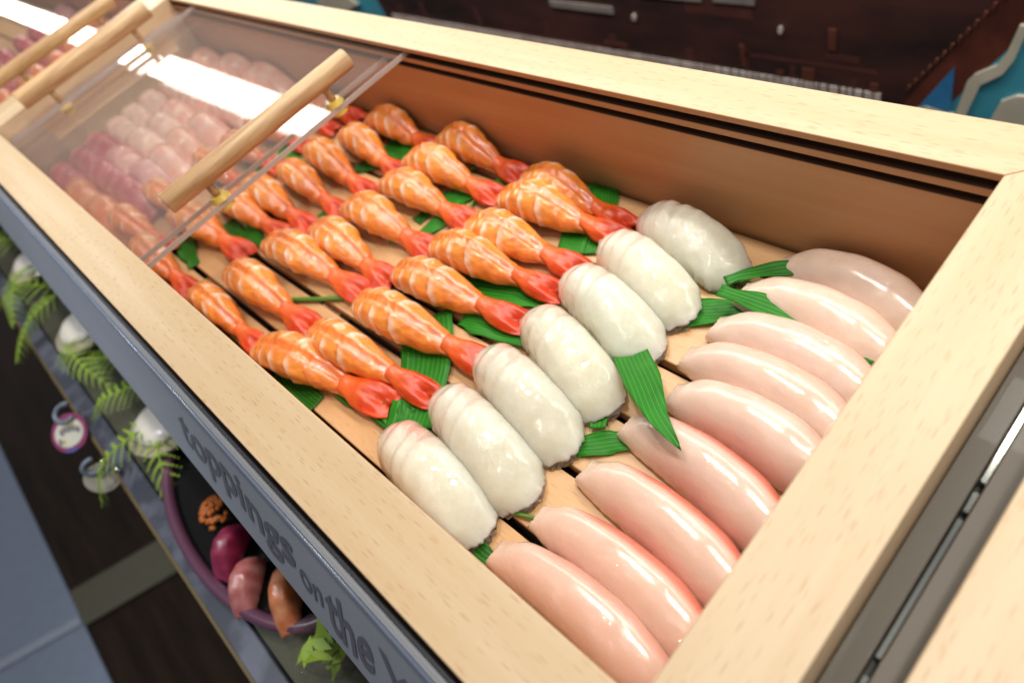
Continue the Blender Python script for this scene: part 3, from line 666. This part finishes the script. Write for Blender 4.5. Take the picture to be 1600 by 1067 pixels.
stem([(-1.54, -.48), (-1.45, -.43), (-1.34, -.36)], .008, 'stem below the fifth shrimp column gap')
stem([(-.52, -.165), (-.44, -.15), (-.36, -.14)], .008, 'pale stem joining the back sprig leaves')

# ------------------------------------------------------------------ lower display shelf
SHZ = -1.0
t = empty('display_shelf', (-3, -1.5, SHZ), 'grey patterned display shelf below the counter front', 'shelf')
m = MB((-3, -1.5, SHZ)); m.box(-12, .6, -1.70, -1.0, SHZ-.08, SHZ-.02); m.build('shelf_board', simple('olive_shelf_cloth', (.07, .07, .045), .7), t)
m = MB((-3, -1.5, SHZ)); m.box(-12, .6, -1.79, -1.705, SHZ-.10, SHZ); m.build('shelf_rail', M_shelf, t, .006)
m = MB((-3, -1.5, SHZ)); m.box(-12, .6, -1.815, -1.793, SHZ-.14, SHZ-.035); m.build('rail_lip', M_base, t, .004)

def oval(mb, cx, cy, rx, ry, z0, z1, n=64, taper=1.0):
    ps = [(math.cos(2*math.pi*i/n), math.sin(2*math.pi*i/n)) for i in range(n)]
    vs = [(cx+rx*taper*c, cy+ry*taper*s, z0) for c, s in ps]+[(cx+rx*c, cy+ry*s, z1) for c, s in ps]
    mb.add(vs, [tuple(range(n))[::-1], tuple(range(n, 2*n))]+[(i, (i+1) % n, n+(i+1) % n, n+i) for i in range(n)])
pc = (-1.79, -1.45)
t = empty('oval_plate', (*pc, SHZ), 'black oval plate with mauve rim holding sushi below the counter', 'plate')
m = MB((*pc, SHZ)); oval(m, *pc, .60, .25, SHZ+.0, SHZ+.03, taper=.9); m.build('plate_base', M_dish, t)
m = MB((*pc, SHZ)); m.tube([(pc[0]+.62*math.cos(a), pc[1]+.265*math.sin(a), SHZ+.045) for a in np.linspace(0, 2*math.pi, 73)], .024, 10, cap=False); m.build('rim', M_rim, t, 0, True)
roe = MB()
rq = random.Random(3)
for i in range(70):
    a = rq.uniform(0, 6.28); r_ = .075*math.sqrt(rq.random()); z = .05*math.sqrt(max(0, 1-(r_/.08)**2)); cx, cy, cz = r_*math.cos(a), r_*math.sin(a)*.8, z+.02
    ring = []
    for k2 in range(5):
        ph = math.pi*k2/4
        ring.append([(cx+.011*math.sin(ph)*math.cos(q*1.257), cy+.011*math.sin(ph)*math.sin(q*1.257), cz+.011*math.cos(ph)) for q in range(5)])
    vs = [p for r2 in ring for p in r2]; roe.add(vs, [(a2*5+q, a2*5+(q+1) % 5, (a2+1)*5+(q+1) % 5, (a2+1)*5+q) for a2 in range(4) for q in range(5)], [(.55, .15, .02)]*len(vs))
roe.smooth = True; rme = roe.mesh('roe', M_salmon)
o = bpy.data.objects.new('roe_sushi', rme); COL.objects.link(o); o.location = W((-1.88, -1.55, SHZ+.03)); tag(o, 'orange roe sushi on the black oval plate', 'roe sushi', 'sushi on the oval plate')
tm = plain_mesh(61, (.24, .012, .06), (.34, .03, .09)); pg = plain_mesh(62, (.50, .14, .14), (.65, .30, .28)); so = plain_mesh(63, (.60, .17, .06), (.70, .33, .16))  # fish colours darkened to carry the shade over the plate
slab('tuna_nigiri', tm, -1.72, -1.51, -62, .19, .40, 'deep purple red tuna nigiri on the black oval plate', 'fish sushi', 'sushi on the oval plate', SHZ+.031, .66, .7)
pk = slab('pink_shrimp_nigiri', pg, -1.565, -1.545, -50, .19, .40, 'pink nigiri with a green garnish on the black oval plate', 'fish sushi', 'sushi on the oval plate', SHZ+.031, .66, .65)
slab('salmon_nigiri', so, -1.42, -1.47, -38, .22, .40, 'orange salmon nigiri at the right end of the black oval plate', 'fish sushi', 'sushi on the oval plate', SHZ+.031, .62, .7)
leaf([(-1.555, -1.62), (-1.50, -1.635), (-1.44, -1.63)], .05, 'small green garnish leaf beside the pink nigiri on the plate', 0, .8, .6, zs=[SHZ+.05, SHZ+.06, SHZ+.05], grp='garnish')

# clear cup with leaves
def cup(x, y, label):
    t = empty('clear_cup', (x, y, SHZ), label, 'cup'); m = MB((x, y, SHZ)); n = 32
    prof = [(.055, 0), (.065, .02), (.075, .12), (.082, .20), (.079, .20), (.072, .12), (.060, .025), (.0, .022)]
    vs = [(x+r*math.cos(2*math.pi*j/n)*(1+.03*math.cos(j*2.36)), y+r*math.sin(2*math.pi*j/n)*(1+.03*math.cos(j*2.36)), SHZ+z) for r, z in prof for j in range(n)]
    m.add(vs, [(i*n+j, i*n+(j+1) % n, (i+1)*n+(j+1) % n, (i+1)*n+j) for i in range(len(prof)-1) for j in range(n)]); m.build('cup_wall', M_pane, t, 0, True)
cup(-1.05, -1.53, 'clear plastic cup of green leaves right of the oval plate')
rq = random.Random(8)
def salad(x, y, label):
    m = MB((x, y, SHZ))
    for i in range(26):
        a = rq.uniform(0, 6.28); r_ = rq.uniform(0, .05); cx, cy, cz = x+r_*math.cos(a), y+r_*math.sin(a), SHZ+rq.uniform(.05, .17); b_ = rq.uniform(0, 6.28); l = rq.uniform(.03, .06)
        d = Vector((math.cos(b_), math.sin(b_), rq.uniform(-.4, .8)))*l; s_ = Vector((-math.sin(b_), math.cos(b_), rq.uniform(-.3, .3)))*l*.4; c_ = Vector((cx, cy, cz))
        m.add([tuple(c_-d), tuple(c_+s_), tuple(c_+d), tuple(c_-s_)], [(0, 1, 2, 3)])
    return tag(m.build('salad_leaves', M_fern), label, 'salad')
salad(-1.05, -1.53, 'green salad leaves inside the clear cup')
salad(-1.33, -1.40, 'bright green salad leaves behind the oval plate rim')

# shells
def shell(x, y, z, r, rot, label):
    t = empty('clam_shell', (x, y, SHZ), label, 'shell', 'cream shells among the ferns'); base = (x, y, SHZ)
    def dome(name, sgn, open_, mat, rr_, zz):
        mb = MB(base); n = 40; kk = 10; vs = []
        for i in range(kk+1):
            ph = math.pi/2*i/kk
            for j in range(n):
                a = 2*math.pi*j/n; rib = 1+.012*math.cos(j*8); R_ = rr_*rib*(1+.12*math.cos(a))
                px, py, pz = R_*math.sin(ph)*math.cos(a), R_*math.sin(ph)*math.sin(a)*.88, sgn*rr_*.42*math.cos(ph)
                pz += open_*(px+rr_); c_, s_ = math.cos(rot), math.sin(rot); vs.append((x+px*c_-py*s_, y+px*s_+py*c_, z+zz+pz))
        mb.add(vs, [(i*n+j, i*n+(j+1) % n, (i+1)*n+(j+1) % n, (i+1)*n+j) for i in range(kk) for j in range(n)]+[tuple(range(kk*n, kk*n+n))]); mb.build(name, mat, t, 0, True)
    dome('lower_shell', -1, 0, M_shell, r, 0); dome('flesh', 1, 0.0, M_shellin, r*.74, .006)
    m = MB(base); m.tube([(x, y, SHZ-.02), (x, y, z-r*.3)], r*.55, 20, r*.7); m.build('stand', M_base, t, 0, True)
    return t
shell(-2.50, -1.50, SHZ+.10, .18, .4, 'cream shell half hidden behind the sign, next to the oval plate')
shell(-3.62, -1.50, SHZ+.10, .19, .3, 'second cream shell from the plate, its flesh showing beyond the sign edge')
shell(-4.68, -1.49, SHZ+.10, .19, .5, 'third cream shell from the plate, ringed by fern fronds')
shell(-6.0, -1.44, SHZ+.10, .19, .2, 'farthest cream shell at the left picture edge')

# ferns
def fern(path, w, label, tint=(1, 1, 1)):
    P = smooth_path(path, 40); m = MB(tuple(path[0])); m.tube([tuple(p) for p in P], .006, 6, .002); n = len(P)
    for i in range(3, n-1, 3):
        u = i/(n-1); a = P[i+1]-P[i-1]; a /= np.linalg.norm(a); pr = np.cross(a, (0, 0, 1)); pr /= np.linalg.norm(pr)
        l = w*min(1, u*5)**.6*(1-u)**.6*1.1
        for sg in (-1, 1):
            d = (pr*sg+a*.55); d /= np.linalg.norm(d); q = P[i]; wd_ = .0095
            # a pinna with toothed pinnules
            for h in range(6):
                f0 = h/6; c0 = q+d*l*f0; tz = np.array((0, 0, -.03*f0*f0)); ll = wd_*(1.7-1.2*f0)
                for s2 in (-1, 1):
                    e = (a*s2+d*.6); m.add([tuple(c0+tz), tuple(c0+d*l*.16+tz), tuple(c0+e*ll*.62+d*l*.16+tz+np.array((0, 0, .003))), tuple(c0+e*ll*.5+d*l*.03+tz)], [(0, 1, 2, 3)])
    o = m.build('fern_frond', M_fern); return tag(o, label, 'fern', 'green fern fronds on the lower shelf')
z1, z2 = SHZ+.12, SHZ+.04
fern([(-2.45, -1.42, z1), (-2.50, -1.62, z1+.03), (-2.56, -1.80, z1-.02), (-2.55, -1.93, z2-.08)], .13, 'bright fern frond hanging over the shelf rail beside the oval plate')
fern([(-2.55, -1.40, z1), (-2.38, -1.55, z1), (-2.24, -1.64, z2), (-2.10, -1.72, z2-.06)], .12, 'fern frond reaching towards the left end of the plate')
fern([(-2.75, -1.36, z1), (-2.85, -1.52, z1), (-2.92, -1.64, z1), (-2.98, -1.74, z2)], .13, 'fern frond left of the first shell above the round tag')
fern([(-3.0, -1.38, z1), (-3.12, -1.48, z1+.02), (-3.28, -1.58, z1), (-3.4, -1.68, z2)], .13, 'fern frond between the first and second shells')
fern([(-3.55, -1.62, z1), (-3.40, -1.60, z1+.05), (-3.22, -1.60, z1+.02), (-3.05, -1.58, z2)], .12, 'fern frond lying in front of the second shell')
fern([(-4.0, -1.42, z1+.02), (-3.98, -1.60, z1+.04), (-3.98, -1.74, z1), (-3.92, -1.90, z2)], .15, 'fern frond dropping over the rail past the second shell')
fern([(-4.1, -1.45, z1), (-4.3, -1.58, z1+.05), (-4.5, -1.70, z1), (-4.65, -1.85, z2)], .16, 'fern frond before the third shell, leaning left')
fern([(-4.9, -1.40, z1), (-5.05, -1.55, z1+.08), (-5.15, -1.66, z1+.04), (-5.2, -1.80, z1)], .18, 'fern frond beyond the third shell')
fern([(-5.4, -1.40, z1), (-5.6, -1.52, z1+.08), (-5.8, -1.64, z1+.04), (-6.0, -1.78, z1)], .20, 'farthest fern frond at the left picture edge')
fern([(-4.4, -1.40, z1+.05), (-4.35, -1.56, z1+.10), (-4.25, -1.66, z1+.08), (-4.1, -1.78, z1)], .14, 'short fern frond between second and third shells')

# round tags on hooks
def tagdisc(x, y, z, r, tilt, label, pale=False):
    t = empty('round_tag', (x, y, z), label, 'tag', 'round tags hanging from the shelf rail'); B = (x, y, z)
    nrm = Vector((tilt[0], tilt[1], tilt[2])).normalized(); a = nrm.cross(Vector((0, 0, 1))).normalized(); b_ = nrm.cross(a)
    def P(u, v, o=0): return tuple(Vector(B)+a*u+b_*v+nrm*o)
    def disc(name, rx, ry, cx, cy, o, mat, th=.006, n=40, a0=0, a1=2*math.pi):
        m = MB(B); pts = [(cx+rx*math.cos(a0+(a1-a0)*i/n), cy+ry*math.sin(a0+(a1-a0)*i/n)) for i in range(n)]
        m.add([P(u, v, o) for u, v in pts]+[P(u, v, o-th) for u, v in pts], [tuple(range(n)), tuple(range(n, 2*n))[::-1]]+[(i, (i+1) % n, n+(i+1) % n, n+i) for i in range(n)]); return m.build(name, mat, t)
    disc('disc', r, r, 0, 0, 0, M_tagw if pale else M_tagp)
    disc('disc_face', r*.80, r*.72, 0, 0, .003, M_tagw if not pale else M_tagp if False else M_tagw, .002)
    if not pale:
        disc('blue_patch', r*.97, r*.97, 0, 0, .0045, M_blue, .001, 20, .9, 2.0)
        rg = random.Random(4)
        for i in range(5):
            disc('yellow_mark', r*.13, r*.10, rg.uniform(-.5, .5)*r, rg.uniform(-.5, .5)*r, .0065, M_tagy, .001, 12)
        for i in range(6):
            disc('dark_mark', r*.10, r*.17, (-.55+.22*i)*r, rg.uniform(-.3, .3)*r, .0085, M_letter, .001, 10)
    m = MB(B); m.tube([P(r*.55*math.cos(q)-.02, -r*1.0+r*.45*math.sin(q), .01) for q in np.linspace(-2.2, 2.2, 20)], .012, 8); m.build('hook', M_hook, t, 0, True)
    m = MB(B); m.tube([(x, y, z), (x+.02, -1.80, SHZ-.02)], .006, 6); m.build('arm', M_hook, t, 0, True)
tagdisc(-3.07, -1.86, SHZ+.02, .095, (.45, -.25, .8), 'round purple tag with white and blue print hanging at the shelf rail')
tagdisc(-2.72, -1.87, SHZ-.05, .075, (.9, -.15, .25), 'narrow looking pale round tag right of the purple tag', True)
m = MB((-2.62, -1.80, SHZ))
for (x, y) in ((-2.70, -1.80), (-2.58, -1.77)):
    ring = []
    vs = [(x+.016*math.sin(math.pi*a/6)*math.cos(q*math.pi/5), y+.016*math.sin(math.pi*a/6)*math.sin(q*math.pi/5), SHZ+.02+.016*math.cos(math.pi*a/6)) for a in range(7) for q in range(10)]
    m.add(vs, [(a*10+q, a*10+(q+1) % 10, (a+1)*10+(q+1) % 10, (a+1)*10+q) for a in range(6) for q in range(10)])
m.smooth = True; tag(m.build('chrome_knobs', M_chrome), 'pair of tiny shiny chrome knobs on the shelf rail', 'knob')

# ------------------------------------------------------------------ printed poster behind the case
PY = 2.0; base = (-3, PY, -1.2)
t = empty('wall_poster', base, 'large printed poster behind the case, dark red brown picture on teal', 'poster')
def poster_mat(name, A, B, sc=(20, 20, 20)):
    m, nt, p = newmat(name); n = noise(nt, coords(nt, sc), 1, 5, .6); L(nt, ramp(nt, n, [(.35, A), (.65, B)]), p.inputs['Base Color']); p.inputs['Roughness'].default_value = .45; return m
P_teal = poster_mat('print_teal', (.04, .24, .34), (.055, .32, .43), (8, 8, 8)); P_dark = poster_mat('print_dark', (.010, .007, .007), (.060, .020, .015), (5, 5, 14))
P_brown = poster_mat('print_red_brown', (.05, .012, .008), (.12, .030, .016), (14, 14, 14)); P_cream = poster_mat('print_cream', (.38, .37, .30), (.50, .46, .38)); P_rust = poster_mat('print_rust', (.07, .02, .012), (.11, .034, .022), (25, 25, 25))
P_key = poster_mat('print_pale', (.35, .29, .27), (.5, .44, .42), (60, 60, 60)); P_blue = poster_mat('print_blue', (.02, .12, .30), (.03, .18, .38)); P_slate = poster_mat('print_slate', (.16, .14, .13), (.24, .21, .20)); P_mar = poster_mat('print_maroon', (.055, .017, .014), (.085, .028, .022), (12, 12, 12))
m = MB(base); m.box(-16, 3, PY, PY+.05, -2.6, 1.6); m.build('poster_sheet', P_teal, t)
lay = [0]
def pp(mat, polys, nm='printed_shape'):
    if 1 < len(polys) < 9:
        for q in polys: pp(mat, [q], nm)
        return
    lay[0] += 1; o = PY-.0009*lay[0]; m = MB(base)
    for poly in polys: m.add([(x, o, z) for x, z in poly]+[(x, PY-.0005, z) for x, z in poly], [tuple(range(len(poly)))]+[(i, (i+1) % len(poly), len(poly)+(i+1) % len(poly), len(poly)+i) for i in range(len(poly))])
    return m.build(nm, mat, t)
def rect(x0, x1, z0, z1, sk=0): return [(x0, z0), (x1, z0+sk), (x1, z1+sk), (x0, z1)]
pp(P_dark, [[(-5.62, -1.0), (-5.57, -1.75), (-1.02, -1.75), (-.30, -.75), (-.2, -.4), (-5.62, -.4)]])
pp(P_brown, [[(-1.10, -1.75), (-.92, -1.75), (-.24, -.62), (-.42, -.55)]])
pp(P_mar, [rect(-2.25, -1.82, -1.22, -1.13), rect(-4.4, -2.7, -1.565, -1.535), rect(-1.42, -1.24, -1.40, -1.365), rect(-1.9, -1.15, -1.45, -1.43)]+[rect(x, x+w_, -1.58, z) for x, w_, z in ((-5.3, .05, -1.45), (-4.95, .05, -1.40), (-4.25, .06, -1.38), (-3.5, .05, -1.42), (-2.9, .06, -1.44), (-2.3, .05, -1.46), (-1.9, .03, -1.40), (-1.62, .03, -1.47), (-1.28, .03, -1.5))])
pp(P_rust, [rect(-4.1, -3.3, -1.555, -1.535), rect(-2.95, -2.75, -1.52, -1.49), rect(-1.55, -1.48, -1.55, -1.47), rect(-1.70, -1.66, -1.55, -1.51), rect(-1.18, -1.14, -1.56, -1.50), rect(-1.40, -1.36, -1.34, -1.22), rect(-1.92, -1.89, -1.52, -1.38)])
rk = random.Random(2); keys = []; x = -5.45
while x < -1.12:
    w_ = rk.uniform(.018, .05) if x > -4 else rk.uniform(.03, .08); keys.append(rect(x, x+w_, -1.64, -1.553)); x += w_+rk.uniform(.006, .016)
pp(P_key, keys)
pp(P_slate, [rect(-2.55, -2.13, -1.14, -1.05), rect(-2.05, -1.80, -1.13, -1.05), rect(-3.35, -2.80, -1.28, -1.235)])
pp(P_key, [[(-1.66+.012*math.cos(a), -1.255+.022*math.sin(a)) for a in np.linspace(0, 5.9, 12)], [(-2.64+.016*math.cos(a), -1.285+.022*math.sin(a)) for a in np.linspace(0, 5.9, 12)]])
pp(P_rust, [[(-1.0+.028*i+.0, -1.50+.042*i), (-.988+.028*i, -1.50+.042*i), (-.982+.028*i, -1.475+.042*i), (-.994+.028*i, -1.475+.042*i)] for i in range(26)])
pp(P_blue, [[(-.93, -1.58), (-.80, -1.34), (-.79, -1.58)]])
pp(P_cream, [[(-.80, -1.64), (-.77, -1.64), (-.735, -1.40), (-.71, -1.36), (-.63, -1.30), (-.60, -1.23), (-.575, -1.10), (-.54, -1.10), (-.57, -1.27), (-.60, -1.34), (-.68, -1.41), (-.73, -1.64), (-.76, -1.75), (-.80, -1.75)],
             [(-.645, -1.75), (-.61, -1.58), (-.585, -1.48), (-.53, -1.44), (-.40, -1.42), (-.30, -1.75)], [(-.97, -1.62), (-.90, -1.57), (-.76, -1.60), (-.76, -1.66), (-.98, -1.68)],
             [(-6.75, -1.64), (-6.3, -1.62), (-5.95, -1.5), (-6.1, -1.42), (-6.7, -1.45)]])
